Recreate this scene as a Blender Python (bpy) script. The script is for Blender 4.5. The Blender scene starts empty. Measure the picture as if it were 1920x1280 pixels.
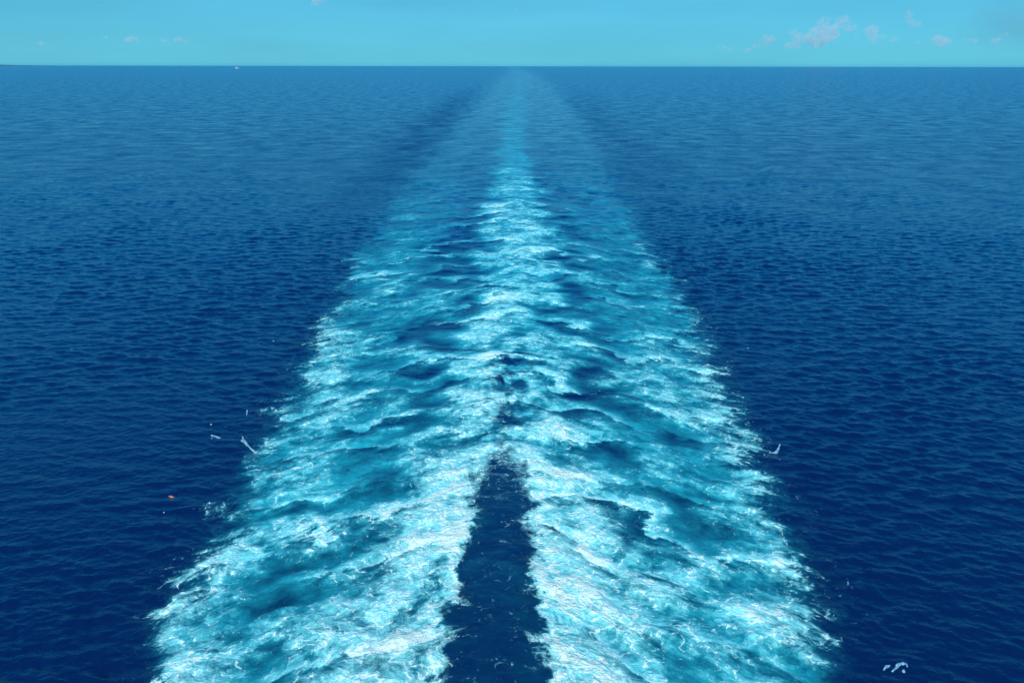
import bpy, bmesh, math, random
import numpy as np
from mathutils import Vector, Matrix

SC = bpy.context.scene
COL = SC.collection
random.seed(7)

# ------------------------------------------------------------------ camera
CAM_H = 30.0                       # height of the aft deck over the sea
PITCH = math.radians(18.75)        # looking down
F_PX = 1522.0                      # focal length in pixels of a 1920 px wide frame
ROLL = math.radians(0.10)
cam_data = bpy.data.cameras.new('camera')
cam = bpy.data.objects.new('camera', cam_data)
COL.objects.link(cam)
cam_data.sensor_width = 36.0
cam_data.lens = F_PX / 1920.0 * 36.0
cam_data.clip_start = 0.5
cam_data.clip_end = 300000.0
cam.location = (0.0, 0.0, CAM_H)
cam.matrix_world = (Matrix.Translation((0, 0, CAM_H)) @ Matrix.Rotation(math.pi / 2 - PITCH, 4, 'X')
                    @ Matrix.Rotation(ROLL, 4, 'Z'))
SC.camera = cam

# ------------------------------------------------------------------ sky and sun
SUN_EL, SUN_AZ = math.radians(44), math.radians(196)     # azimuth clockwise from +Y (behind, to the left)
world = bpy.data.worlds.new('World')
SC.world = world
world.use_nodes = True
wn, wl = world.node_tree.nodes, world.node_tree.links
wn.clear()
w_out = wn.new('ShaderNodeOutputWorld')
w_bg = wn.new('ShaderNodeBackground')
w_sky = wn.new('ShaderNodeTexSky')
w_sky.sky_type = 'NISHITA'
w_sky.sun_disc = False
w_sky.sun_elevation = SUN_EL
w_sky.sun_rotation = SUN_AZ
w_sky.air_density = 1.0
w_sky.dust_density = 0.0
w_sky.ozone_density = 9.0
w_tint = wn.new('ShaderNodeMix')
w_tint.data_type = 'RGBA'
w_tint.blend_type = 'MULTIPLY'
w_tint.inputs['Factor'].default_value = 1.0
w_tint.inputs[7].default_value = (0.12, 0.65, 0.98, 1)
wl.new(w_sky.outputs[0], w_tint.inputs[6])
# milky veil low down; bluer, brighter stops above the frame added for sea reflections
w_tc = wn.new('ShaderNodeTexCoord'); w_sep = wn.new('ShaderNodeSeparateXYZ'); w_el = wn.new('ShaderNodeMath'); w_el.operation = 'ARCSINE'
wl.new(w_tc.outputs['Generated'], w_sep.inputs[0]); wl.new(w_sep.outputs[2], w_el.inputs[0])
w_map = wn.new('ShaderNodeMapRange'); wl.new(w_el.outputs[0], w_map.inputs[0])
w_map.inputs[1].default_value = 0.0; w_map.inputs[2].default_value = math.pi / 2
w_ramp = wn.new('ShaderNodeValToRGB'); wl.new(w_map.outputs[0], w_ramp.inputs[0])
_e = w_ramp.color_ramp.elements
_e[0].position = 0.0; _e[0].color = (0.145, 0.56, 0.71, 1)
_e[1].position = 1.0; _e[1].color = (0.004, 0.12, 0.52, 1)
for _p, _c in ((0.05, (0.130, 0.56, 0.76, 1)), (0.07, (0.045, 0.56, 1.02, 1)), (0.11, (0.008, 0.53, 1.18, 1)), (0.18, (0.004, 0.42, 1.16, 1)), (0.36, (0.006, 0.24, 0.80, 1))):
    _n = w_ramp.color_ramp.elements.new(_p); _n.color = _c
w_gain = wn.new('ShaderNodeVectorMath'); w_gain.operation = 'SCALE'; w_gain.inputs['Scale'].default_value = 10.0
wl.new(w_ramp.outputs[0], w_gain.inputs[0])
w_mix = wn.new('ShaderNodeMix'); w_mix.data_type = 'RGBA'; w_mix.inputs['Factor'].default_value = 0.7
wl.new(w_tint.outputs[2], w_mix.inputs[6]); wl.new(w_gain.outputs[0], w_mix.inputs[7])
# faint unevenness of thin high cloud
w_mp = wn.new('ShaderNodeMapping'); wl.new(w_tc.outputs['Generated'], w_mp.inputs[0]); w_mp.inputs['Scale'].default_value = (3.0, 3.0, 22.0)
w_nz = wn.new('ShaderNodeTexNoise'); wl.new(w_mp.outputs[0], w_nz.inputs['Vector']); w_nz.inputs['Scale'].default_value = 1.3; w_nz.inputs['Detail'].default_value = 6.0
w_nr = wn.new('ShaderNodeMapRange'); wl.new(w_nz.outputs[0], w_nr.inputs[0])
w_nr.inputs[1].default_value = 0.3; w_nr.inputs[2].default_value = 0.7; w_nr.inputs[3].default_value = 0.95; w_nr.inputs[4].default_value = 1.06
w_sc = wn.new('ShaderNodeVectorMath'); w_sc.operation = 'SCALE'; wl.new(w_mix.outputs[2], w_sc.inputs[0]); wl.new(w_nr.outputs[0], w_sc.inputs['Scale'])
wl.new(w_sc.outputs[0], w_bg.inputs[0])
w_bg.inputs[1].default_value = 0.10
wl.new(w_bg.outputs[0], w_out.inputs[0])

sun_data = bpy.data.lights.new('sun', 'SUN')
sun_data.energy = 5.0
sun_data.angle = math.radians(0.5)
sun_data.color = (1.0, 0.96, 0.86)
sun = bpy.data.objects.new('sun', sun_data)
COL.objects.link(sun)
sd = Vector((math.sin(SUN_AZ) * math.cos(SUN_EL), math.cos(SUN_AZ) * math.cos(SUN_EL), math.sin(SUN_EL)))
sun.rotation_euler = sd.to_track_quat('Z', 'Y').to_euler()

SC.view_settings.view_transform = 'Standard'
SC.view_settings.look = 'None'
SC.view_settings.gamma = 1.0
SC.view_settings.exposure = 0.0
SC.view_settings.use_curve_mapping = False
SC.render.engine = 'CYCLES'
SC.cycles.max_bounces = 5
SC.cycles.volume_bounces = 1
SC.cycles.sample_clamp_indirect = 2.0

# ------------------------------------------------------------------ helpers
def tag(o, label=None, cat=None, group=None, kind=None):
    if label: o['label'] = label
    if cat: o['category'] = cat
    if group: o['group'] = group
    if kind: o['kind'] = kind
    return o

def ground_point(px, py):
    """where the sight line through a pixel of the 1920x1280 photo meets the sea (used to read sizes off the photo)"""
    a, b = (px - 960.0) / F_PX, (640.0 - py) / F_PX
    dy = math.cos(PITCH) + b * math.sin(PITCH)
    dz = -math.sin(PITCH) + b * math.cos(PITCH)
    t = CAM_H / max(-dz, 1e-5)
    return a * t, dy * t

def sky_point(px, py, dist):
    a, b = (px - 960.0) / F_PX, (640.0 - py) / F_PX
    d = Vector((a, math.cos(PITCH) + b * math.sin(PITCH), -math.sin(PITCH) + b * math.cos(PITCH)))
    return Vector((0, 0, CAM_H)) + d * (dist / d.y)

def perlin(x, y, seed=0):
    r = np.random.RandomState(seed + 11)
    p = r.permutation(256); p = np.concatenate([p, p]).astype(np.int32)
    ang = r.rand(256) * 2 * np.pi
    gx, gy = np.cos(ang).astype(np.float32), np.sin(ang).astype(np.float32)
    fx0, fy0 = np.floor(x), np.floor(y)
    xi, yi = fx0.astype(np.int64) & 255, fy0.astype(np.int64) & 255
    xf, yf = (x - fx0).astype(np.float32), (y - fy0).astype(np.float32)
    u, v = xf * xf * xf * (xf * (xf * 6 - 15) + 10), yf * yf * yf * (yf * (yf * 6 - 15) + 10)
    x1, y1 = (xi + 1) & 255, (yi + 1) & 255
    def g(a, b, fx, fy):
        h = p[p[a] + b]
        return gx[h] * fx + gy[h] * fy
    n0 = g(xi, yi, xf, yf); n1 = g(x1, yi, xf - 1, yf)
    n2 = g(xi, y1, xf, yf - 1); n3 = g(x1, y1, xf - 1, yf - 1)
    a = n0 + u * (n1 - n0); b = n2 + u * (n3 - n2)
    return (a + v * (b - a)) * 1.5          # about -1..1

def fbm(x, y, seed=0, octv=3, gain=0.5):
    s, a, t = 0.0, 1.0, 0.0
    for i in range(octv):
        s = s + a * perlin(x * 2 ** i + 17.3 * i, y * 2 ** i - 9.1 * i, seed + i)
        t += a; a *= gain
    return s / t

def sstep(e0, e1, x):
    t = np.clip((x - e0) / (e1 - e0), 0, 1)
    return t * t * (3 - 2 * t)

# ------------------------------------------------------------------ the wake's plan, in metres
def table(rows):
    """photo rows (y, x...) -> sea distances (ascending) and lateral metres"""
    Y, X = [], []
    for r in rows:
        pts = [ground_point(px, r[0]) for px in r[1:]]
        Y.append(pts[0][1]); X.append([p[0] for p in pts])
    Y, X = np.array(Y), np.array(X)
    k = np.argsort(Y)
    return Y[k], X[k]

EDGE_Y, EDGE_X = table([(1280, 298, 1565), (1170, 308, 1535), (1050, 385, 1492), (950, 432, 1438), (870, 480, 1408),
                        (800, 515, 1385), (740, 548, 1352), (640, 600, 1308), (560, 637, 1272), (500, 660, 1243),
                        (450, 690, 1213), (400, 722, 1185), (340, 768, 1148), (280, 815, 1122), (220, 865, 1085),
                        (180, 900, 1055), (150, 930, 1022), (138, 950, 1003)])
AX_Y, AX_X = table([(1280, 930), (950, 936), (850, 944), (700, 950), (600, 960), (500, 972), (400, 972), (300, 962),
                    (200, 968), (150, 974), (138, 978)])
LANE_Y, LANE_X = table([(1280, 824, 1020), (1210, 832, 1014), (1150, 845, 1010), (1050, 866, 1002), (960, 884, 990),
                        (900, 892, 986), (865, 908, 976), (835, 938, 950), (800, 943, 945)])
CORE_Y, CORE_X = table([(1280, 640, 1240), (1000, 740, 1180), (850, 800, 1120), (760, 840, 1075), (650, 868, 1062),
                        (560, 890, 1055), (500, 900, 1052), (430, 905, 1045), (380, 915, 1030), (330, 922, 1005),
                        (290, 930, 990), (200, 930, 1000), (138, 965, 990)])

def plan(X, Y):
    ip = lambda t, v: np.interp(Y, t, v)
    axis = ip(AX_Y, AX_X[:, 0])
    return dict(axis=axis,
                el=ip(EDGE_Y, EDGE_X[:, 0]), er=ip(EDGE_Y, EDGE_X[:, 1]),
                ll=ip(LANE_Y, LANE_X[:, 0]), lr=ip(LANE_Y, LANE_X[:, 1]),
                cl=ip(CORE_Y, CORE_X[:, 0]), cr=ip(CORE_Y, CORE_X[:, 1]))

# ------------------------------------------------------------------ the sea surface: heights and foam over a plane
_rw = np.random.RandomState(5)
WAVES = []
for i in range(150):
    lam = 0.35 * (5.0 / 0.35) ** _rw.rand()
    th = math.radians(-100 + _rw.randn() * 30)           # runs mostly towards the ship
    steep = 0.0135 * (1.0 if lam < 1.8 else (1.8 / lam) ** 1.0)
    WAVES.append((lam, math.cos(th), math.sin(th), steep * lam * min(1.0, lam / 0.9) ** 0.6 * (0.6 + 0.8 * _rw.rand()), _rw.rand() * 6.283))

def sea_height(X, Y, spacing):
    h = np.zeros_like(X)
    for lam, cx, cy, amp, ph in WAVES:
        att = sstep(1.3, 3.2, lam / spacing)
        h += (amp * att) * np.sin((X * cx + Y * cy) * (6.28318 / lam) + ph)
    grp = np.clip(0.78 + 0.5 * fbm(X / 23.0, Y / 23.0, 300, 2) + 0.7 * fbm(X / 70.0, Y / 110.0, 310, 2), 0.25, 1.6)
    return h * grp * 0.37

def surface(X, Y, spacing):
    P = plan(X, Y)
    Yc = np.clip(Y, 5, None)
    near = sstep(140, 40, Y)                      # 1 by the ship
    # ragged outline
    rag = fbm(X / 3.4, Y / 4.6, 1, 3) * 1.5 + fbm(X / 9.0, Y / 14.0, 2, 2) * 1.6
    rag = rag * (0.7 + Yc / 160)
    dl, dr = X - P['el'] + rag, P['er'] - X + rag
    inside = np.minimum(dl, dr)                   # metres inside the wake's edge
    ins = inside / (1 + Yc / 170)
    ks = np.clip((Yc - 150) / 260, 0, 1.6)
    wake = sstep(-0.6 - ks, 0.9 + ks, ins)
    wsoft = sstep(-3.0 - ks, -1.4 + ks * 1.6, ins)
    xr = X - P['axis']
    ax = np.sqrt(xr * xr + 3.0)
    half = np.maximum(np.where(xr < 0, P['axis'] - P['el'], P['er'] - P['axis']), 1.0)
    q = np.abs(xr) / half                         # 0 axis .. 1 edge
    # chevron crests: lines of constant phase sweep back from the axis
    lamb = 3.8 + 0.045 * Yc
    ph = (np.log(3.8 + 0.045 * Yc) / 0.045) + 0.75 * ax / lamb * (1 - 0.25 * q)
    ph = ph + 0.5 * fbm(X / 7.0, Y / 7.0, 21, 2)
    b = xr / (5.5 + Yc * 0.03)
    lobe = perlin(ph * 1.55, b * 1.25 + 40, 31) * 0.75 + perlin(ph * 3.0 + 9, b * 2.3, 33) * 0.42
    crest = 1 - np.abs(perlin(ph * 0.9 + 5, b * 0.9 + 7, 35)) * 2.2 
    patch = fbm(X / 5.5, Y / 7.5, 41, 3)
    big = fbm(X / 14.0, Y / 22.0, 45, 2)
    # lane of clear water between the two propeller streams
    lrag = fbm(X / 1.6, Y / 2.2, 51, 4) * 1.3 + fbm(X / 5.0, Y / 6.0, 53, 2) * 1.0
    lane_in = np.minimum(X - P['ll'], P['lr'] - X) + lrag * 0.85
    lane_lat = lane_in
    lane_in = np.minimum(lane_in, (68 + 6 * patch - Y) * 0.13)
    lane = sstep(-0.25, 0.35, lane_in)
    lane_soft = sstep(-1.6, 0.6, lane_in) * sstep(95, 60, Y)
    lane_edge = np.exp(-((lane_lat + 0.7) / 1.1) ** 2) * sstep(70, 56, Y)
    # core: dense aerated water of the streams
    cl_, cr_ = P['cl'] - 0.0, P['cr']
    core_in = np.minimum(X - cl_, cr_ - X) + rag * 0.55
    core = sstep(-1.8, 2.2, core_in / (1 + Yc / 260))
    core_fade = np.interp(Y, [0, 60, 100, 150, 190, 240, 290, 330, 500, 1200], [1, 1, .93, .86, .74, .52, .30, .16, .08, 0])
    out_fade = np.interp(Y, [0, 45, 70, 90, 120, 150, 190, 240, 300, 420], [1, 1, .9, .78, .55, .38, .22, .13, .07, 0])
    rim = np.exp(-((inside - 2.0 - Yc * .01) / (2.6 + Yc * .018)) ** 2)
    # white lace
    dens_core = 0.55 + 0.50 * lobe + 0.30 * patch + 0.16 * crest * 0.5
    dens_out = 0.36 + 0.12 * rim + 0.42 * lobe + 0.38 * patch + 0.15 * big
    valley = np.exp(-((q - 0.34) / 0.17) ** 2) * sstep(50, 80, Y) * np.clip(0.45 - 1.5 * lobe, 0, 1.5)
    foam = core * core_fade * dens_core + (1 - core) * out_fade * dens_out
    foam = foam - valley * 0.32 * (1 - core * 0.6)
    foam = foam * wsoft
    foam = np.maximum(foam, wsoft * out_fade * (0.14 + 0.12 * patch))
    foam = foam + 0.32 * np.exp(-((lane_lat + 3.2) / 3.0) ** 2) * sstep(84, 40, Y) * wsoft
    foam = np.maximum(foam, lane_edge * (0.62 + 0.2 * patch) * 0.95)
    lanefoam = 0.17 + 0.30 * fbm(X / 2.2, Y / 1.5, 61, 3) + 0.42 * sstep(48, 64, Y)
    # loose flecks just outside
    fleck = np.exp(-(np.clip(-inside, 0, None) / (1.2 + 0.03 * Yc)) ** 1.2) * (1 - wake) * out_fade
    foam = np.maximum(foam, fleck * (0.16 + 0.45 * patch))
    mottle = np.exp(-(xr / 2.6) ** 2) * sstep(60, 68, Y) * sstep(98, 76, Y) * np.clip(0.55 + 2.2 * fbm(X / 1.7, Y / 2.6, 91, 3), 0, 1.3)
    foam = foam - 0.42 * mottle
    # bubbles under the surface: turquoise
    aq_core = 0.84 + 0.42 * lobe + 0.32 * patch
    aq_out = 0.56 + 0.38 * lobe + 0.34 * patch + 0.10 * rim
    aq_fade_c = np.interp(Y, [0, 120, 200, 290, 400, 700, 1500, 3000], [1, 1, .85, .56, .42, .32, .20, .08])
    aq_fade_o = np.interp(Y, [0, 70, 110, 170, 240, 400, 900, 1800], [1, .95, .78, .46, .24, .10, .05, 0])
    aqua = (core * aq_fade_c * aq_core + (1 - core) * aq_fade_o * aq_out - valley * 0.42 - mottle * 0.75) * wsoft
    aqua = np.clip(aqua, 0, 1.2)
    haze_out = np.exp(-(np.clip(-inside, 0, None) / (4 + 0.05 * Yc)) ** 1.3) * (1 - wake) * 0.10 * out_fade
    aqua = np.maximum(aqua, haze_out)
    # crests that break: a saw-tooth of the sweeping phase, one sharp bright edge per wave
    sw = ph * 1.15 + 0.55 * fbm(X / 6.0, Y / 6.0, 81, 2) + 0.18 * xr / half
    swamp = np.clip(0.55 + 0.9 * perlin(ph * 0.7, b * 0.8 + 3, 83), 0, 1) * wake * sstep(330, 150, Y) * (1 - lane_soft)
    swamp = swamp * (0.45 + 0.55 * np.exp(-((q - 0.33) / 0.3) ** 2))
    # heights
    h = sea_height(X, Y, spacing)
    calm = 1 - 0.55 * wake * sstep(300, 60, Y)
    amp = sstep(380, 90, Y)
    hw = wake * amp * (0.30 * lobe + 0.14 * patch) * (1 - 0.8 * lane)
    sm = sstep(1.0, 3.0, 0.9 / spacing)
    hw = hw + sm * np.clip(foam, 0, 1) * (1 - lane) * wake * (0.10 * fbm(X / 0.9, Y / 0.9, 71, 3) + 0.05 * np.clip(foam, 0, 1))
    # dull band along the outside of the edge, sheltered from the breeze
    band = np.exp(-((inside + 6 + Yc * .012) / (6 + Yc * .014)) ** 2) * np.where(xr < 0, 1.0, 0.45) * sstep(90, 250, Y) * sstep(1500, 300, Y)
    return dict(z=h * calm + hw, foam=np.clip(foam, 0, 1.2), aqua=aqua, wake=wake, inside=inside, xr=xr,
                ph=ph, b=b, q=q, lane=lane, band=band, saw=sw, sawamp=swamp, ins=np.clip(ins, -12, 12), lanein=np.clip(lane_in, -8, 8), lanefoam=lanefoam, lanew=sstep(64, 50, Y))

def curl_warp(x, y, scale, amp, seed):
    e = 0.02
    n1 = perlin(x / scale, y / scale, seed)
    nx = perlin(x / scale + e, y / scale, seed)
    ny = perlin(x / scale, y / scale + e, seed)
    return x + amp * (ny - n1) / e, y - amp * (nx - n1) / e

# ------------------------------------------------------------------ grid (finer near the ship, coarser towards the horizon)
rows_px = np.concatenate([np.arange(1330, 560, -1.35), np.arange(560, 160, -1.15), np.arange(160, 125, -0.9),
                          np.array([124.6, 124.0])])
Yr = []
for v in rows_px:
    Yr.append(ground_point(960, v)[1])
Yr = [y for y in Yr if 0 < y < 30000]
Yr = np.array([-40000, -9000, -1500, -300, -60, -10, 5, 12, 18, 23, 26.5, 29] + Yr + [41000], dtype=np.float64)
Yr = np.unique(Yr)
inner = np.arange(-700, 701, 1.6)
mid = np.arange(701, 1120, 2.5)
outer = [1160, 1250, 1450, 1900, 3000, 6000, 15000]
s_px = np.concatenate([-np.array(outer)[::-1], -mid[::-1], inner, mid, outer]) / F_PX
zs = np.where(Yr > 0, Yr * math.cos(PITCH) + CAM_H * math.sin(PITCH), CAM_H * math.sin(PITCH) - Yr)
NX, NY = len(s_px), len(Yr)
X = (zs[:, None] * s_px[None, :])
Y = np.repeat(Yr[:, None], NX, axis=1)
dY = np.gradient(Yr)
spacing = np.maximum(np.abs(zs * (1.6 / F_PX)) * 1.2, np.minimum(dY, np.abs(dY)) * 0.75)
SP = np.repeat(spacing[:, None], NX, axis=1)
SP[:, :len(outer) + 1] = 1e4; SP[:, -len(outer) - 1:] = 1e4
print('grid', NX, NY, NX * NY)
X = X.astype(np.float64); Y = Y.astype(np.float64)
S = surface(X, Y, SP)
Z = S['z']
# carried-along coordinates in which the foam threads are drawn
u0, v0 = S['b'] * (5.5 + np.clip(Y, 5, None) * 0.03) * 0.62, (S['ph'] * (3.8 + 0.045 * np.clip(Y, 5, None)))
u0 = S['xr'] * 0.58
v0 = Y + 0.66 * np.sqrt(S['xr'] ** 2 + 3.0)
u1, v1 = curl_warp(u0, v0, 5.0, 0.30, 201)
u1, v1 = curl_warp(u1, v1, 1.9, 0.07, 203)
u1, v1 = curl_warp(u1, v1, 0.8, 0.0, 205)

foam_blur = S['foam']
in_wake = (S['inside'] > -0.6 - 0.01 * np.clip(Y, 0, None)) & (S['lane'] < 0.6) & (Y > 20) & (Y < 2600)

idx = np.arange(NX * NY).reshape(NY, NX)
quads = np.stack([idx[:-1, :-1], idx[:-1, 1:], idx[1:, 1:], idx[1:, :-1]], axis=-1).reshape(-1, 4)
fmask = (in_wake[:-1, :-1] & in_wake[1:, 1:]).reshape(-1)
co = np.stack([X, Y, Z], axis=-1).reshape(-1, 3).astype(np.float32)

def build_sheet(name, faces, material):
    used = np.unique(faces)
    remap = np.full(NX * NY, -1, np.int32); remap[used] = np.arange(len(used), dtype=np.int32)
    f = remap[faces]
    me = bpy.data.meshes.new(name)
    me.vertices.add(len(used)); me.vertices.foreach_set('co', co[used].ravel())
    me.loops.add(f.size); me.loops.foreach_set('vertex_index', f.ravel())
    me.polygons.add(len(f))
    me.polygons.foreach_set('loop_start', np.arange(0, f.size, 4, dtype=np.int32))
    me.polygons.foreach_set('use_smooth', np.ones(len(f), dtype=bool))
    me.update(calc_edges=True)
    for nm, arr in (('foam', S['foam']), ('aqua', S['aqua']), ('band', S['band']), ('saw', S['saw']), ('sawamp', S['sawamp']), ('ins', S['ins']), ('lanein', S['lanein']), ('lanefoam', S['lanefoam']), ('lanew', S['lanew']), ('spread', sstep(40, 340, Y)), ('wake', S['wake'])):
        a = me.attributes.new(nm, 'FLOAT', 'POINT'); a.data.foreach_set('value', arr.ravel()[used].astype(np.float32))
    a = me.attributes.new('drift', 'FLOAT_VECTOR', 'POINT')
    vec = np.stack([u1.ravel()[used], v1.ravel()[used], np.zeros(len(used))], axis=-1).astype(np.float32)
    a.data.foreach_set('vector', vec.ravel())
    me.materials.append(material)
    o = bpy.data.objects.new(name, me)
    COL.objects.link(o)
    return o

# ------------------------------------------------------------------ water material
class NT:
    def __init__(s, name):
        s.m = bpy.data.materials.new(name); s.m.use_nodes = True
        s.n, s.l = s.m.node_tree.nodes, s.m.node_tree.links
        s.n.clear()
    def node(s, t, **kw):
        n = s.n.new(t)
        for k, v in kw.items(): setattr(n, k, v)
        return n
    def put(s, sock, v):
        if hasattr(v, 'links') or hasattr(v, 'is_output'): s.l.new(v, sock)
        else: sock.default_value = v
    def math(s, op, a, b=0.0, c=0.0, clamp=False):
        n = s.node('ShaderNodeMath', operation=op, use_clamp=clamp)
        s.put(n.inputs[0], a); s.put(n.inputs[1], b)
        if len(n.inputs) > 2: s.put(n.inputs[2], c)
        return n.outputs[0]
    def attr(s, name):
        return s.node('ShaderNodeAttribute', attribute_name=name)
    def ramp(s, v, a, b, o0=0.0, o1=1.0):
        n = s.node('ShaderNodeMapRange', interpolation_type='SMOOTHSTEP')
        s.put(n.inputs[0], v); s.put(n.inputs[1], a); s.put(n.inputs[2], b); s.put(n.inputs[3], o0); s.put(n.inputs[4], o1)
        return n.outputs[0]
    def noise(s, vec, scale, detail=4, rough=0.5, dist=0.0, kind='FBM', lac=2.0):
        n = s.node('ShaderNodeTexNoise', noise_dimensions='2D' if kind != '3D' else '3D')
        if kind not in ('FBM', '3D'): n.noise_type = kind
        s.put(n.inputs['Vector'], vec)
        s.put(n.inputs['Scale'], scale); n.inputs['Detail'].default_value = detail
        n.inputs['Roughness'].default_value = rough; n.inputs['Distortion'].default_value = dist
        n.inputs['Lacunarity'].default_value = lac
        return n.outputs[0]
    def mixc(s, f, a, b):
        n = s.node('ShaderNodeMix', data_type='RGBA')
        s.put(n.inputs[0], f); s.put(n.inputs[6], a); s.put(n.inputs[7], b)
        return n.outputs[2]
    def mixf(s, f, a, b):
        n = s.node('ShaderNodeMix', data_type='FLOAT')
        s.put(n.inputs[0], f); s.put(n.inputs[2], a); s.put(n.inputs[3], b)
        return n.outputs[0]
    def scale(s, vec, xyz):
        n = s.node('ShaderNodeMapping'); s.put(n.inputs[0], vec); n.inputs['Scale'].default_value = xyz
        return n.outputs[0]

DEEP = (0.0006, 0.0075, 0.050, 1)
AQUA = (0.016, 0.50, 0.57, 1)
AQUA_LIGHT = (0.28, 0.84, 0.79, 1)
WHITE = (0.64, 0.89, 0.79, 1)

def water_material():
    t = NT('water_surface')
    foam, aqua = t.attr('foam').outputs['Fac'], t.attr('aqua').outputs['Fac']
    band, wake = t.attr('band').outputs['Fac'], t.attr('wake').outputs['Fac']
    drift = t.attr('drift').outputs['Vector']
    pos = t.node('ShaderNodeNewGeometry').outputs['Position']
    saw, sawamp = t.attr('saw').outputs['Fac'], t.attr('sawamp').outputs['Fac']
    # threads: thin ridges where a rough noise crosses its middle value, at several sizes
    def threads(scale, width, detail=3, dist=0.1, rough=0.6, vec=drift, p=1.6):
        n = t.noise(vec, scale, detail, rough, dist)
        d = t.math('ABSOLUTE', t.math('SUBTRACT', n, 0.5))
        r = t.math('SUBTRACT', 1.0, t.math('DIVIDE', d, width, clamp=True))
        return t.math('POWER', r, p)
    cloud = t.noise(drift, 0.62, 9, 0.66, 0.2)          # soft billows
    gap = t.noise(pos, 0.9, 6, 0.64, 0.2)
    def vadd(a, b, k):
        c = t.node('ShaderNodeVectorMath', operation='SUBTRACT'); t.put(c.inputs[0], b); c.inputs[1].default_value = (0.5, 0.5, 0.5)
        d = t.node('ShaderNodeVectorMath', operation='SCALE'); t.put(d.inputs[0], c.outputs[0]); d.inputs['Scale'].default_value = k
        e = t.node('ShaderNodeVectorMath', operation='ADD'); t.put(e.inputs[0], a); t.put(e.inputs[1], d.outputs[0])
        return e.outputs[0]
    def ncol(vec, scale, detail, rough):
        n = t.node('ShaderNodeTexNoise', noise_dimensions='2D'); t.put(n.inputs['Vector'], vec)
        n.inputs['Scale'].default_value = scale; n.inputs['Detail'].default_value = detail; n.inputs['Roughness'].default_value = rough
        return n.outputs[1]
    wob = vadd(pos, ncol(drift, 0.45, 3.0, 0.55), 1.6)
    wob = vadd(wob, ncol(pos, 1.6, 3.0, 0.55), 0.42)
    fine = t.noise(wob, 3.0, 4, 0.62, 0.1)
    mid = t.noise(wob, 0.95, 4.5, 0.60, 0.1)
    def cells(scale, width):
        n = t.node('ShaderNodeTexVoronoi', voronoi_dimensions='2D', feature='DISTANCE_TO_EDGE')
        t.put(n.inputs['Vector'], wob); n.inputs['Scale'].default_value = scale
        return t.math('POWER', t.math('SUBTRACT', 1.0, t.math('DIVIDE', n.outputs['Distance'], width, clamp=True)), 1.8)
    c1 = cells(1.1, 0.24)
    c2 = cells(2.5, 0.30)
    c3 = cells(5.5, 0.36)
    t1 = threads(1.0, 0.060, 2.0, 0.0, 0.5, wob)
    t3 = threads(3.2, 0.085, 2.5, 0.0, 0.55, wob)
    lace = t.math('ADD', t.math('MULTIPLY', c1, 0.50), t.math('MULTIPLY', c2, 0.46))
    lace = t.math('ADD', lace, t.math('MULTIPLY', c3, 0.20))
    lace = t.math('ADD', lace, t.math('MULTIPLY', t1, 0.24))
    lace = t.math('ADD', lace, t.math('MULTIPLY', t3, 0.12))
    lace = t.math('MULTIPLY', lace, t.ramp(gap, 0.30, 0.62, 0.42, 1.0))
    # breaking crests
    s0 = t.math('ADD', saw, t.math('MULTIPLY', t.math('SUBTRACT', cloud, 0.5), 0.75))
    s0 = t.math('ADD', s0, t.math('MULTIPLY', t.math('SUBTRACT', fine, 0.5), 0.10))
    fr = t.math('FRACT', s0)
    edge = t.math('MULTIPLY', t.math('MULTIPLY', t.ramp(fr, 0.0, 0.05, 0.0, 1.0), t.ramp(fr, 0.05, 0.32, 1.0, 0.0)), sawamp)          # bright just past the crest
    body = t.math('MULTIPLY', t.math('SUBTRACT', t.math('MULTIPLY', t.ramp(fr, 0.0, 0.10), t.ramp(fr, 0.10, 1.0, 1.0, 0.0)), 0.5), sawamp)
    # ragged outline of the wake and of the clear lane inside it
    erag = t.math('ADD', t.math('MULTIPLY', t.math('SUBTRACT', cloud, 0.5), 4.5), t.math('MULTIPLY', t.math('SUBTRACT', fine, 0.5), 1.6))
    ins_, lin_ = t.attr('ins').outputs['Fac'], t.attr('lanein').outputs['Fac']
    win = t.ramp(t.math('ADD', ins_, erag), -0.9, 0.8)
    wein = t.ramp(t.math('ADD', ins_, t.math('MULTIPLY', erag, 0.8)), -1.6, 1.6)
    lrag_ = t.math('ADD', t.math('MULTIPLY', t.math('SUBTRACT', cloud, 0.5), 4.0), t.math('MULTIPLY', t.math('SUBTRACT', fine, 0.5), 1.3))
    lan = t.ramp(t.math('ADD', lin_, lrag_), -0.6, 0.5)
    lan_soft = t.ramp(t.math('ADD', lin_, t.math('MULTIPLY', lrag_, 0.6)), -1.3, 0.5)
    foam = t.mixf(lan, t.math('MULTIPLY', foam, t.math('ADD', 0.50, t.math('MULTIPLY', win, 0.50))), t.attr('lanefoam').outputs['Fac'])
    aqua = t.math('MULTIPLY', t.math('MULTIPLY', aqua, wein), t.math('SUBTRACT', 1.0, t.math('MULTIPLY', lan_soft, 0.90)))
    fr1 = t.math('SUBTRACT', 1.0, t.math('DIVIDE', t.math('ABSOLUTE', t.math('ADD', t.math('ADD', lin_, lrag_), 0.55)), 1.0, clamp=True))
    fr2 = t.math('SUBTRACT', 1.0, t.math('DIVIDE', t.math('ABSOLUTE', t.math('SUBTRACT', t.math('ADD', ins_, erag), 0.5)), 1.5, clamp=True))
    fr2 = t.math('MULTIPLY', fr2, t.ramp(foam, 0.1, 0.35))
    foam = t.math('ADD', foam, t.math('ADD', t.math('MULTIPLY', t.math('MULTIPLY', fr1, t.attr('lanew').outputs['Fac']), 0.42), t.math('MULTIPLY', fr2, 0.12)))
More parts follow.
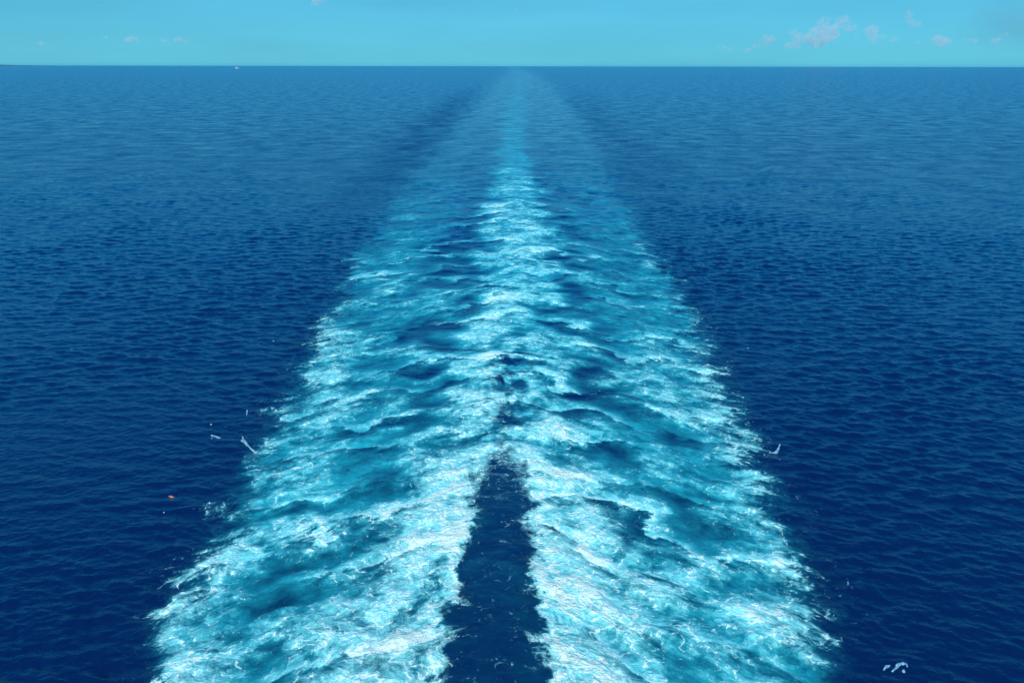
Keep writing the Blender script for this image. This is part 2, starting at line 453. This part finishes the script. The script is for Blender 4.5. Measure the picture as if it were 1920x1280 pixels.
    # coverage
    f2 = t.math('ADD', foam, t.math('MULTIPLY', t.math('MULTIPLY', t.math('SUBTRACT', cloud, 0.5), 1.1), t.ramp(foam, 0.05, 0.4)))
    f2 = t.math('ADD', f2, t.math('MULTIPLY', t.math('MULTIPLY', t.math('SUBTRACT', mid, 0.5), 0.9), t.ramp(foam, 0.05, 0.5)))
    f2 = t.math('ADD', f2, t.math('MULTIPLY', edge, 0.42))
    f2 = t.math('ADD', f2, t.math('MULTIPLY', body, 0.30))
    v = t.math('ADD', t.math('MULTIPLY', lace, 0.92), t.math('MULTIPLY', t.math('SUBTRACT', fine, 0.5), 1.15))
    lim = t.math('SUBTRACT', 1.12, t.math('MULTIPLY', f2, 1.0))
    white = t.ramp(t.math('SUBTRACT', v, lim), -0.26, 0.58)
    gate = t.ramp(foam, 0.02, 0.40, 0.0, 1.0)
    gate = t.math('POWER', gate, 0.6)
    white = t.math('MULTIPLY', white, gate)
    milky = t.math('MULTIPLY', t.ramp(t.math('ADD', f2, t.math('MULTIPLY', t.math('SUBTRACT', fine, 0.5), 0.4)), 0.32, 1.10), 0.85)
    aq = t.math('ADD', aqua, t.math('MULTIPLY', t.math('SUBTRACT', cloud, 0.5), t.math('MULTIPLY', aqua, 2.1)))
    aq = t.math('ADD', aq, t.math('MULTIPLY', t.math('SUBTRACT', mid, 0.5), t.math('MULTIPLY', aqua, 1.1)))
    aq = t.math('SUBTRACT', aq, t.math('MULTIPLY', aqua, 0.10))
    aq = t.math('ADD', aq, t.math('MULTIPLY', t.math('ADD', body, t.math('MULTIPLY', edge, 0.4)), 0.46))
    aqm = t.ramp(aq, -0.05, 1.15)
    col = t.mixc(aqm, DEEP, AQUA)
    col = t.mixc(milky, col, AQUA_LIGHT)
    froth_col = t.mixc(t.ramp(white, 0.15, 0.85), (0.26, 0.72, 0.76, 1), WHITE)
    col = t.mixc(white, col, froth_col)
    spread_ = t.attr('spread').outputs['Fac']
    # small waves finer than the mesh
    b1 = t.noise(t.scale(pos, (1.0, 1.5, 1)), 1.5, 3, 0.55, 0.1)
    b2 = t.noise(t.scale(pos, (1.0, 1.6, 1)), 5.0, 4, 0.6, 0.1)
    far = t.noise(t.scale(pos, (1.0, 2.0, 1)), 0.07, 5, 0.62, 0.1)
    hgt = t.math('ADD', t.math('MULTIPLY', b1, 0.15), t.math('MULTIPLY', b2, 0.026))
    hgt = t.math('ADD', hgt, t.math('MULTIPLY', far, t.math('MULTIPLY', spread_, 1.4)))
    hgt = t.math('MULTIPLY', hgt, t.math('SUBTRACT', 1.0, t.math('MULTIPLY', wake, 0.35)))
    hgt = t.math('ADD', hgt, t.math('MULTIPLY', t.math('MULTIPLY', white, lace), 0.05))
    hgt = t.math('ADD', hgt, t.math('MULTIPLY', t.math('MULTIPLY', t.math('ADD', t.math('MULTIPLY', t.math('SUBTRACT', fine, 0.5), 0.30), t.math('MULTIPLY', t.math('SUBTRACT', cloud, 0.5), 0.9)), foam), 1.0))
    bump = t.node('ShaderNodeBump'); bump.inputs['Strength'].default_value = 1.0
    bump.inputs['Distance'].default_value = 0.55
    t.put(bump.inputs['Height'], hgt)
    bs = t.node('ShaderNodeBsdfPrincipled')
    t.put(bs.inputs['Base Color'], col)
    spread = t.attr('spread').outputs['Fac']
    rough = t.math('ADD', t.math('ADD', 0.09, t.math('MULTIPLY', spread, 0.13)), t.math('MULTIPLY', band, 0.09))
    rough = t.math('SUBTRACT', rough, t.math('MULTIPLY', t.math('MULTIPLY', wake, spread), 0.05))
    gust = t.noise(pos, 0.09, 6, 0.7, 0.3)
    rough = t.math('ADD', rough, t.math('MULTIPLY', t.math('MULTIPLY', t.math('SUBTRACT', gust, 0.5), spread), 0.60))
    rough = t.math('MAXIMUM', rough, 0.06)
    rough = t.mixf(white, rough, 0.65)
    t.put(bs.inputs['Roughness'], rough)
    bs.inputs['IOR'].default_value = 1.333
    t.put(bs.inputs['Normal'], bump.outputs[0])
    out = t.node('ShaderNodeOutputMaterial')
    t.l.new(bs.outputs[0], out.inputs[0])
    return t.m

WATER = water_material()
sea = build_sheet('sea_water', quads[~fmask], WATER)
tag(sea, 'deep blue rippled open sea reaching to the horizon', 'sea', kind='structure')
wk = build_sheet('wake_foam', quads[fmask], WATER)
tag(wk, 'white and turquoise churned foam trail running straight back to the horizon', 'wake foam', kind='stuff')

# ------------------------------------------------------------------ air
def haze():
    m = bpy.data.materials.new('haze'); m.use_nodes = True
    n, l = m.node_tree.nodes, m.node_tree.links; n.clear()
    o = n.new('ShaderNodeOutputMaterial'); v = n.new('ShaderNodeVolumePrincipled')
    v.inputs['Color'].default_value = (0.06, 0.70, 1.0, 1)
    v.inputs['Density'].default_value = HAZE
    v.inputs['Anisotropy'].default_value = 0.2
    l.new(v.outputs[0], o.inputs['Volume'])
    bm = bmesh.new(); bmesh.ops.create_cube(bm, size=1)
    hx = float(np.abs(X).max()) + 500
    bmesh.ops.scale(bm, vec=(2 * hx, 83000, 73), verts=bm.verts)
    bmesh.ops.translate(bm, vec=(0, 500, 33.5), verts=bm.verts)
    me = bpy.data.meshes.new('haze'); bm.to_mesh(me); bm.free(); me.materials.append(m)
    ob = bpy.data.objects.new('haze', me); COL.objects.link(ob)
    tag(ob, 'thin pale blue sea haze over the whole water', 'haze', kind='stuff')
HAZE = 0.8e-5
haze()

# ------------------------------------------------------------------ simple materials
def plain(name, col, rough=0.5, metal=0.0, var=0.0, scale=5.0):
    t = NT(name)
    bs = t.node('ShaderNodeBsdfPrincipled'); out = t.node('ShaderNodeOutputMaterial')
    c = t.node('ShaderNodeRGB'); c.outputs[0].default_value = (*col, 1)
    if var:
        tc = t.node('ShaderNodeTexCoord').outputs['Object']
        n = t.noise(tc, scale, 5, 0.6, 0.1, '3D')
        dark = tuple(x * (1 - var) for x in col) + (1,)
        t.put(bs.inputs['Base Color'], t.mixc(t.ramp(n, 0.3, 0.7), dark, c.outputs[0]))
    else:
        t.put(bs.inputs['Base Color'], c.outputs[0])
    bs.inputs['Roughness'].default_value = rough; bs.inputs['Metallic'].default_value = metal
    t.l.new(bs.outputs[0], out.inputs[0])
    return t.m

def link(name, bm, m, parent=None, smooth=False):
    me = bpy.data.meshes.new(name)
    bmesh.ops.recalc_face_normals(bm, faces=bm.faces)
    bm.to_mesh(me); bm.free()
    if smooth: me.polygons.foreach_set('use_smooth', [True] * len(me.polygons))
    me.materials.append(m)
    o = bpy.data.objects.new(name, me); COL.objects.link(o)
    if parent: o.parent = parent
    return o

def empty(name, loc, rz=0.0):
    o = bpy.data.objects.new(name, None); o.location = loc; o.rotation_euler.z = rz
    COL.objects.link(o); return o

def water_level(x, y):
    return float(surface(np.array([float(x)]), np.array([float(y)]), np.array([0.06]))['z'][0])

# ------------------------------------------------------------------ low coast beyond the horizon at the left
def coast():
    d = 24000.0
    bm = bmesh.new()
    n, rows = 90, 7
    x0, x1 = sky_point(-520, 123, d).x, sky_point(88, 123, d).x
    g = []
    for i in range(n + 1):
        f = i / n
        x = x0 + (x1 - x0) * f
        top = (26 + 8 * float(fbm(np.array([i * 0.11]), np.array([3.3]), 400, 3)[0])) * min(1, (1 - f) * 7) ** 0.7 * min(1, f * 8) ** 0.7
        r = []
        for j in range(rows + 1):
            s_ = math.sin(math.pi * j / rows)
            r.append(bm.verts.new((x, d + (j / rows - 0.5) * 2600, -2 + (top + 2) * s_ * (0.85 + 0.15 * math.sin(i * 0.9 + j * 2)))))
        g.append(r)
    for i in range(n):
        for j in range(rows):
            bm.faces.new((g[i][j], g[i + 1][j], g[i + 1][j + 1], g[i][j + 1]))
    o = link('distant_coast', bm, plain('coast_green', (0.03, 0.08, 0.06), 0.9, 0, 0.4, 0.004), smooth=True)
    tag(o, 'faint low coast lying on the horizon at the far left', 'coast', kind='structure')
coast()

# ------------------------------------------------------------------ the white boat near the horizon
def boat():
    bx, by = ground_point(443.5, 129.6)
    root = empty('motor_yacht', (bx, by, 0.0), math.radians(12))
    root.scale = (1.35, 1.35, 1.5)
    tag(root, 'tiny white motor yacht far out near the horizon left of the wake', 'boat')
    white, glass = plain('yacht_white', (0.80, 0.80, 0.78), 0.35), plain('dark_glass', (0.02, 0.03, 0.04), 0.08)
    teak, steel = plain('pale_deck', (0.55, 0.52, 0.46), 0.6, 0, 0.3, 2.0), plain('rail_steel', (0.6, 0.6, 0.6), 0.25, 0.9)
    L, B = 25.0, 6.2
    bm = bmesh.new(); secs = []
    for k in range(15):
        f = k / 14
        x = (f - 0.5) * L
        w = B / 2 * (1 - max(0, (f - 0.45) / 0.55) ** 2.3) * (0.9 + 0.1 * min(1, f * 4))
        sheer = 2.3 + 1.3 * f ** 2
        bot = -0.9 + 0.9 * max(0, (f - 0.8) / 0.2) ** 2
        prof = [(0, bot), (w * 0.62, bot + 0.35), (w * 0.88, 0.35), (max(w, 0.03), sheer)]
        ring = [bm.verts.new((x + (0.9 * (z - bot) / 3 if f > 0.9 else 0), -y, z)) for y, z in reversed(prof)]
        ring += [bm.verts.new((x + (0.9 * (z - bot) / 3 if f > 0.9 else 0), y, z)) for y, z in prof[1:]]
        secs.append(ring)
    for a, b in zip(secs, secs[1:]):
        for i in range(6): bm.faces.new((a[i], a[i + 1], b[i + 1], b[i]))
    bm.faces.new(secs[0]); bm.faces.new(list(reversed(secs[-1])))
    link('hull', bm, white, root, True)
    bm = bmesh.new()
    dk = [[bm.verts.new((s_[i].x if False else v[0], v[1], v[2])) for v in ring] for s_, ring in []]
    for k in range(14):
        fa, fb = k / 14, (k + 1) / 14
        vs = []
        for f in (fa, fb):
            w = B / 2 * (1 - max(0, (f - 0.45) / 0.55) ** 2.3) * (0.9 + 0.1 * min(1, f * 4)) - 0.12
            vs.append([((f - 0.5) * L, -max(w, 0.02), 2.1 + 1.3 * f ** 2), ((f - 0.5) * L, max(w, 0.02), 2.1 + 1.3 * f ** 2)])
        q = [bm.verts.new(p) for p in (vs[0][0], vs[0][1], vs[1][1], vs[1][0])]
        bm.faces.new(q)
    bmesh.ops.remove_doubles(bm, verts=bm.verts, dist=0.001)
    link('deck', bm, teak, root)
    def house(name, x0, x1, w, z0, z1, rake_f, rake_b, m, bev=0.18):
        b = bmesh.new()
        lo = [(x0, -w, z0), (x1, -w * 0.8, z0), (x1, w * 0.8, z0), (x0, w, z0)]
        hi = [(x0 + rake_b, -w * 0.92, z1), (x1 - rake_f, -w * 0.7, z1), (x1 - rake_f, w * 0.7, z1), (x0 + rake_b, w * 0.92, z1)]
        a = [b.verts.new(p) for p in lo]; c = [b.verts.new(p) for p in hi]
        b.faces.new(a); b.faces.new(c)
        for i in range(4): b.faces.new((a[i], a[(i + 1) % 4], c[(i + 1) % 4], c[i]))
        if bev: bmesh.ops.bevel(b, geom=b.edges[:], offset=bev, segments=2, affect='EDGES')
        return link(name, b, m, root)
    house('cabin', -9.0, 5.6, 2.55, 2.2, 4.9, 2.6, 0.3, white)
    house('cabin_window', -7.8, 5.0, 2.60, 3.35, 4.25, 1.0, 0.1, glass, 0.05)
    house('flybridge', -7.5, 2.2, 2.25, 4.95, 6.2, 1.4, 0.2, white)
    house('windscreen', 0.9, 1.9, 1.9, 6.15, 6.9, 0.5, 0.0, glass, 0.04)
    house('hardtop', -6.0, 1.4, 2.1, 8.1, 8.35, 0.3, 0.2, white, 0.08)
    def tube(name, pts, r, m):
        b = bmesh.new()
        for p, q in zip(pts, pts[1:]):
            p, q = Vector(p), Vector(q)
            d = (q - p).normalized(); mt = d.to_track_quat('Z', 'Y').to_matrix().to_4x4()
            bmesh.ops.create_cone(b, cap_ends=True, segments=8, radius1=r, radius2=r, depth=(q - p).length, matrix=Matrix.Translation((p + q) / 2) @ mt)
        return link(name, b, m, root)
    for sx in (-5.4, 0.6):
        for sy in (-1.7, 1.7): tube('hardtop_post', [(sx, sy, 6.1), (sx + 0.2, sy, 8.15)], 0.09, white)
    tube('mast', [(-3.0, 0, 8.3), (-3.4, 0, 11.6)], 0.10, white)
    for sy in (-1, 1):
        tube('bow_rail', [(2.5, sy * 2.6, 3.9), (6.5, sy * 2.1, 4.2), (9.8, sy * 1.1, 4.5), (11.9, 0, 4.8)], 0.05, steel)
boat()

# ------------------------------------------------------------------ small orange float drifting on the left
def float_():
    x, y = ground_point(322, 931.5)
    z = water_level(x, y)
    root = empty('orange_float', (x, y, z + 0.02), math.radians(-14))
    root.rotation_euler.y = math.radians(8)
    root.scale = (0.85, 0.85, 0.85)
    tag(root, 'small faded orange float drifting alone on dark water left of the wake', 'float')
    org, dk = plain('faded_orange', (0.34, 0.18, 0.11), 0.5, 0, 0.35, 9.0), plain('wet_rope', (0.35, 0.33, 0.25), 0.8, 0, 0.3, 40.0)
    bm = bmesh.new(); seg, ringn = 20, 11; rings = []
    for k in range(ringn + 1):
        f = k / ringn; xx = (f - 0.5) * 0.52
        r = 0.115 * math.sin(math.pi * min(max(f, 0.02), 0.98)) ** 0.55 * (1.0 + (0.10 if k in (3, 4, 7, 8) else 0))
        rings.append([bm.verts.new((xx, r * math.cos(6.2832 * i / seg), r * 0.8 * math.sin(6.2832 * i / seg))) for i in range(seg)])
    for a, b in zip(rings, rings[1:]):
        for i in range(seg): bm.faces.new((a[i], a[(i + 1) % seg], b[(i + 1) % seg], b[i]))
    bm.faces.new(rings[0]); bm.faces.new(rings[-1])
    link('float_body', bm, org, root, True)
    for sx in (-0.285, 0.285):
        bm = bmesh.new(); N, M = 14, 6; g = []
        for i in range(N):
            a = 6.2832 * i / N; g.append([])
            for j in range(M):
                b = 6.2832 * j / M; rr = 0.032 + 0.011 * math.cos(b)
                g[-1].append(bm.verts.new((sx + rr * math.cos(a), 0.011 * math.sin(b), rr * math.sin(a))))
        for i in range(N):
            for j in range(M): bm.faces.new((g[i][j], g[(i + 1) % N][j], g[(i + 1) % N][(j + 1) % M], g[i][(j + 1) % M]))
        link('rope_eye', bm, org, root, True)
    bm = bmesh.new(); pts = []
    for k in range(12):
        f = k / 11; pts.append(Vector((0.31 + 0.55 * f, 0.05 * math.sin(f * 7), -0.01 - 0.05 * f)))
    prev = None
    for p in pts:
        ring = [bm.verts.new(p + Vector((0, 0.008 * math.cos(a), 0.008 * math.sin(a)))) for a in (0, 1.57, 3.14, 4.71)]
        if prev:
            for i in range(4): bm.faces.new((prev[i], prev[(i + 1) % 4], ring[(i + 1) % 4], ring[i]))
        prev = ring
    link('rope_tail', bm, dk, root, True)
float_()

# ------------------------------------------------------------------ loose patches of froth beside the wake
def froth_material():
    t = NT('froth')
    pos = t.node('ShaderNodeTexCoord').outputs['Object']
    n = t.noise(pos, 9.0, 6, 0.7, 0.2, '3D')
    bs = t.node('ShaderNodeBsdfPrincipled'); out = t.node('ShaderNodeOutputMaterial')
    t.put(bs.inputs['Base Color'], t.mixc(t.ramp(n, 0.38, 0.66), (0.02, 0.18, 0.30, 1), (0.26, 0.50, 0.54, 1)))
    bs.inputs['Roughness'].default_value = 0.7
    b = t.node('ShaderNodeBump'); b.inputs['Distance'].default_value = 0.05; t.put(b.inputs['Height'], n); t.put(bs.inputs['Normal'], b.outputs[0])
    t.l.new(bs.outputs[0], out.inputs[0])
    return t.m
FROTH = froth_material()

def froth(strokes, label, seed, broken=0.5):
    """strokes: list of (x, y, radius) chains read off the photo, laid down as metres on the sea"""
    pts = []
    for ch in strokes:
        w = [(ground_point(px, py), r * 0.55) for px, py, r in ch]
        pts.append([(p[0], p[1], r) for p, r in w])
    allx = [p[0] for c in pts for p in c]; ally = [p[1] for c in pts for p in c]
    rm = max(p[2] for c in pts for p in c) * 1.8
    x0, x1, y0, y1 = min(allx) - rm, max(allx) + rm, min(ally) - rm, max(ally) + rm
    st = max(0.025, (x1 - x0) / 110)
    gx, gy = np.meshgrid(np.arange(x0, x1, st), np.arange(y0, y1, st * 1.3))
    f = np.full(gx.shape, -9.0)
    for c in pts:
        segs = list(zip(c, c[1:])) if len(c) > 1 else [(c[0], c[0])]
        for a, b in segs:
            dx, dy = b[0] - a[0], b[1] - a[1]
            L2 = dx * dx + dy * dy + 1e-9
            tt = np.clip(((gx - a[0]) * dx + (gy - a[1]) * dy) / L2, 0, 1)
            dist = np.hypot(gx - a[0] - tt * dx, gy - a[1] - tt * dy)
            f = np.maximum(f, 1 - dist / (a[2] + tt * (b[2] - a[2])))
    f = f + (broken + 0.45) * fbm(gx / 0.22, gy / 0.3, 500 + seed, 4) * 1.5
    base = surface(gx, gy, np.full(gx.shape, 0.05))['z']
    ox, oy, oz = float(np.mean(allx)), float(np.mean(ally)), float(base.mean())
    h = np.clip(f, 0, 1) ** 0.6 * 0.05 * (0.7 + 0.6 * fbm(gx / 0.15, gy / 0.15, 600 + seed, 2))
    bm = bmesh.new(); V = {}
    keep = f > 0.0
    ny, nx = gx.shape
    for j in range(ny - 1):
        for i in range(nx - 1):
            if keep[j, i] or keep[j, i + 1] or keep[j + 1, i] or keep[j + 1, i + 1]:
                q = []
                for (jj, ii) in ((j, i), (j, i + 1), (j + 1, i + 1), (j + 1, i)):
                    k = (jj, ii)
                    if k not in V:
                        up = h[jj, ii] + 0.03 if keep[jj, ii] else -0.02
                        V[k] = bm.verts.new((gx[jj, ii] - ox, gy[jj, ii] - oy, base[jj, ii] - oz + up))
                    q.append(V[k])
                bm.faces.new(q)
    o = link('foam_patch', bm, FROTH, None, True)
    o.location = (ox, oy, oz)
    tag(o, label, 'foam patch', 'loose foam patches beside the wake')
froth([[(455, 819, .05), (457, 828, .30), (466, 836, .14), (472, 843, .10), (480, 849, .26), (484, 846, .06)]],
      'comma shaped white foam streak just off the wake\'s left edge', 1, 0.22)
froth([[(396, 797, .13)]], 'lone white foam fleck above the speckled froth on the left', 2, 0.15)
froth([[(396, 816, .10), (404, 818, .16), (413, 821, .14)], [(398, 823, .08)]], 'speckled broken froth left of the comma shaped streak', 3, 0.75)
froth([[(1447, 847, .05), (1456, 846, .22), (1460, 840, .14), (1463, 834, .05)]],
      'small white splash alone off the wake\'s right edge', 4, 0.2)
froth([[(1658, 1254, .06), (1662, 1248, .12), (1669, 1247, .06)], [(1674, 1256, .07), (1680, 1250, .09), (1686, 1246, .15), (1693, 1245, .12), (1700, 1246, .05), (1702, 1250, .06)], [(1696, 1255, .14)]],
      'curled pale foam squiggle at the bottom right on dark water', 5, 0.30)
froth([[(1402, 652, .14)]], 'tiny white foam dot high on the right, farthest off the edge', 6, 0.2)
froth([[(1591, 1095, .10), (1590, 1089, .05)]], 'tiny pale foam dot low on the right above the squiggle', 7, 0.2)
froth([[(513, 641, .18)]], 'single white foam dot off the upper left edge of the wake', 8, 0.2)
froth([[(463, 776, .05), (464, 770, .10), (463, 778, .08)]], 'thin upright foam fleck above the comma shaped streak', 9, 0.3)
froth([[(308, 962, .09)]], 'tiny white foam fleck just below the orange float', 10, 0.1)
froth([[(422, 949, .10), (420, 944, .05)]], 'small white foam fleck between the orange float and the wake', 11, 0.1)

# ------------------------------------------------------------------ clouds, some twenty kilometres off
def cloud_material(name, dens, col):
    m = bpy.data.materials.new(name); m.use_nodes = True
    n, l = m.node_tree.nodes, m.node_tree.links; n.clear()
    o = n.new('ShaderNodeOutputMaterial'); v = n.new('ShaderNodeVolumePrincipled')
    v.inputs['Color'].default_value = (*col, 1); v.inputs['Density'].default_value = dens
    v.inputs['Anisotropy'].default_value = 0.0
    l.new(v.outputs[0], o.inputs['Volume'])
    return m
def veil_material():
    t = NT('grey_cloud_veil'); t.n.clear()
    tc = t.node('ShaderNodeTexCoord')
    mp = t.node('ShaderNodeMapping'); t.put(mp.inputs[0], tc.outputs['Generated']); mp.inputs['Location'].default_value = (-1, -1, -1); mp.inputs['Scale'].default_value = (2, 2, 2)
    ln = t.node('ShaderNodeVectorMath', operation='LENGTH'); t.put(ln.inputs[0], mp.outputs[0])
    f = t.ramp(ln.outputs['Value'], 0.0, 0.95, 1.0, 0.0)
    nz = t.noise(tc.outputs['Generated'], 3.5, 4, 0.6, 0.2, '3D')
    d = t.math('MULTIPLY', t.math('MULTIPLY', f, t.ramp(nz, 0.3, 0.75)), 0.00040)
    v = t.node('ShaderNodeVolumePrincipled'); v.inputs['Color'].default_value = (0.30, 0.42, 0.48, 1); t.put(v.inputs['Density'], d)
    o = t.node('ShaderNodeOutputMaterial'); t.l.new(v.outputs[0], o.inputs['Volume'])
    return t.m
def vapour():
    t = NT('cloud_vapour')
    tc = t.node('ShaderNodeTexCoord').outputs['Object']
    d = t.math('MULTIPLY', t.ramp(t.noise(tc, 0.008, 4, 0.62, 0.3, '3D'), 0.40, 0.66), 0.0032)
    v = t.node('ShaderNodeVolumePrincipled'); v.inputs['Color'].default_value = (0.90, 0.98, 0.95, 1); t.put(v.inputs['Density'], d)
    o = t.node('ShaderNodeOutputMaterial'); t.l.new(v.outputs[0], o.inputs['Volume'])
    return t.m
CLOUD = vapour()
GREY = veil_material()
_tex = bpy.data.textures.new('cloud_lumps', 'CLOUDS'); _tex.noise_scale = 160; _tex.noise_depth = 4
_tex2 = bpy.data.textures.new('cloud_wisps', 'CLOUDS'); _tex2.noise_scale = 60; _tex2.noise_depth = 3

def cloud(puffs, label, m=CLOUD, dist=20000.0, seed=0, vox=26.0, group='small clouds low over the horizon'):
    r = random.Random(seed)
    k = dist / math.cos(PITCH) / F_PX
    c = sky_point(sum(p[0] for p in puffs) / len(puffs), sum(p[1] for p in puffs) / len(puffs), dist)
    bm = bmesh.new()
    for (px, py, w, h) in puffs:
        nb = max(3, int(w * h / 60))
        for i in range(nb):
            a, q = r.random() * 6.283, math.sqrt(r.random())
            p = sky_point(px + math.cos(a) * q * w * 0.42, py + math.sin(a) * q * h * 0.40, dist + (r.random() - 0.5) * w * k)
            rad = k * (0.20 + 0.24 * r.random()) * min(w, h * 1.5)
            mt = Matrix.Translation(p - c) @ Matrix.Diagonal((rad * (1 + 0.5 * r.random()), rad, rad * 0.8, 1))
            bmesh.ops.create_icosphere(bm, subdivisions=2, radius=1.0, matrix=mt)
    o = link('cloud', bm, m, None, True)
    o.location = c
    rm = o.modifiers.new('merge', 'REMESH'); rm.mode = 'VOXEL'; rm.voxel_size = vox; rm.use_smooth_shade = True
    d = o.modifiers.new('lumps', 'DISPLACE'); d.texture = _tex; d.strength = 110; d.mid_level = 0.5; d.texture_coords = 'LOCAL'
    d = o.modifiers.new('wisps', 'DISPLACE'); d.texture = _tex2; d.strength = 60; d.mid_level = 0.5; d.texture_coords = 'LOCAL'
    tag(o, label, 'cloud', group)
cloud([(1352, 86, 20, 9), (1366, 91, 16, 7), (1395, 93, 22, 10)], 'thin low cloud wisps at the left end of the right cloud bank', seed=1)
cloud([(1412, 76, 24, 9), (1436, 75, 30, 13), (1425, 88, 30, 8)], 'small faint cloud left of the tall double cloud', seed=2)
cloud([(1490, 67, 30, 14), (1512, 72, 24, 14), (1483, 85, 36, 12)], 'ragged low cloud leaning against the tall double cloud', seed=3)
cloud([(1543, 38, 20, 18), (1553, 50, 26, 14), (1546, 64, 34, 24), (1530, 80, 30, 14), (1562, 48, 16, 10)], 'tall billowing cloud, largest of the right cloud bank', seed=4)
cloud([(1583, 40, 22, 18), (1588, 52, 20, 14), (1610, 62, 20, 8)], 'rounded cloud top just right of the tallest cloud', seed=5)
cloud([(1636, 60, 28, 18), (1645, 72, 26, 14)], 'bright compact cloud in the middle of the right bank', seed=6)
cloud([(1702, 24, 20, 16), (1708, 36, 18, 14), (1716, 47, 18, 14)], 'narrow cloud column rising highest on the right', seed=7)
cloud([(1678, 70, 24, 10)], 'thin cloud shred left of the foot of the narrow column', seed=8)
cloud([(1724, 76, 22, 10)], 'thin cloud shred right of the foot of the narrow column', seed=28)
cloud([(1766, 74, 26, 18), (1800, 76, 22, 10), (1822, 76, 18, 10)], 'pale broken cloud right of the narrow column', seed=9)
cloud([(1868, 76, 18, 14), (1880, 64, 14, 8)], 'faint cloud puff near the right edge of the sky', seed=10)
cloud([(245, 74, 18, 14)], 'small rounded cloud puff low on the left', seed=11, vox=20)
cloud([(310, 78, 14, 9), (328, 77, 18, 9), (345, 78, 16, 10)], 'row of three joined cloud puffs low on the left', seed=12, vox=20)
cloud([(200, 70, 26, 6)], 'thin flat cloud streak left of the rounded puff', seed=13, vox=20)
cloud([(80, 81, 22, 9)], 'faint cloud streak at the far left', seed=14, vox=20)
cloud([(460, 86, 28, 7)], 'faint flat cloud above the distant yacht', seed=15, vox=20)
cloud([(596, 3, 30, 14)], 'small white cloud cut by the top of the frame', seed=16, vox=20)
cloud([(972, 18, 10, 14)], 'tiny cloud puff high above the end of the wake', seed=17, vox=18)
cloud([(1915, 42, 130, 90)], 'dim blue grey cloud veil at the top right corner', m=GREY, dist=26000.0, seed=18, vox=60, group='dim cloud veil')
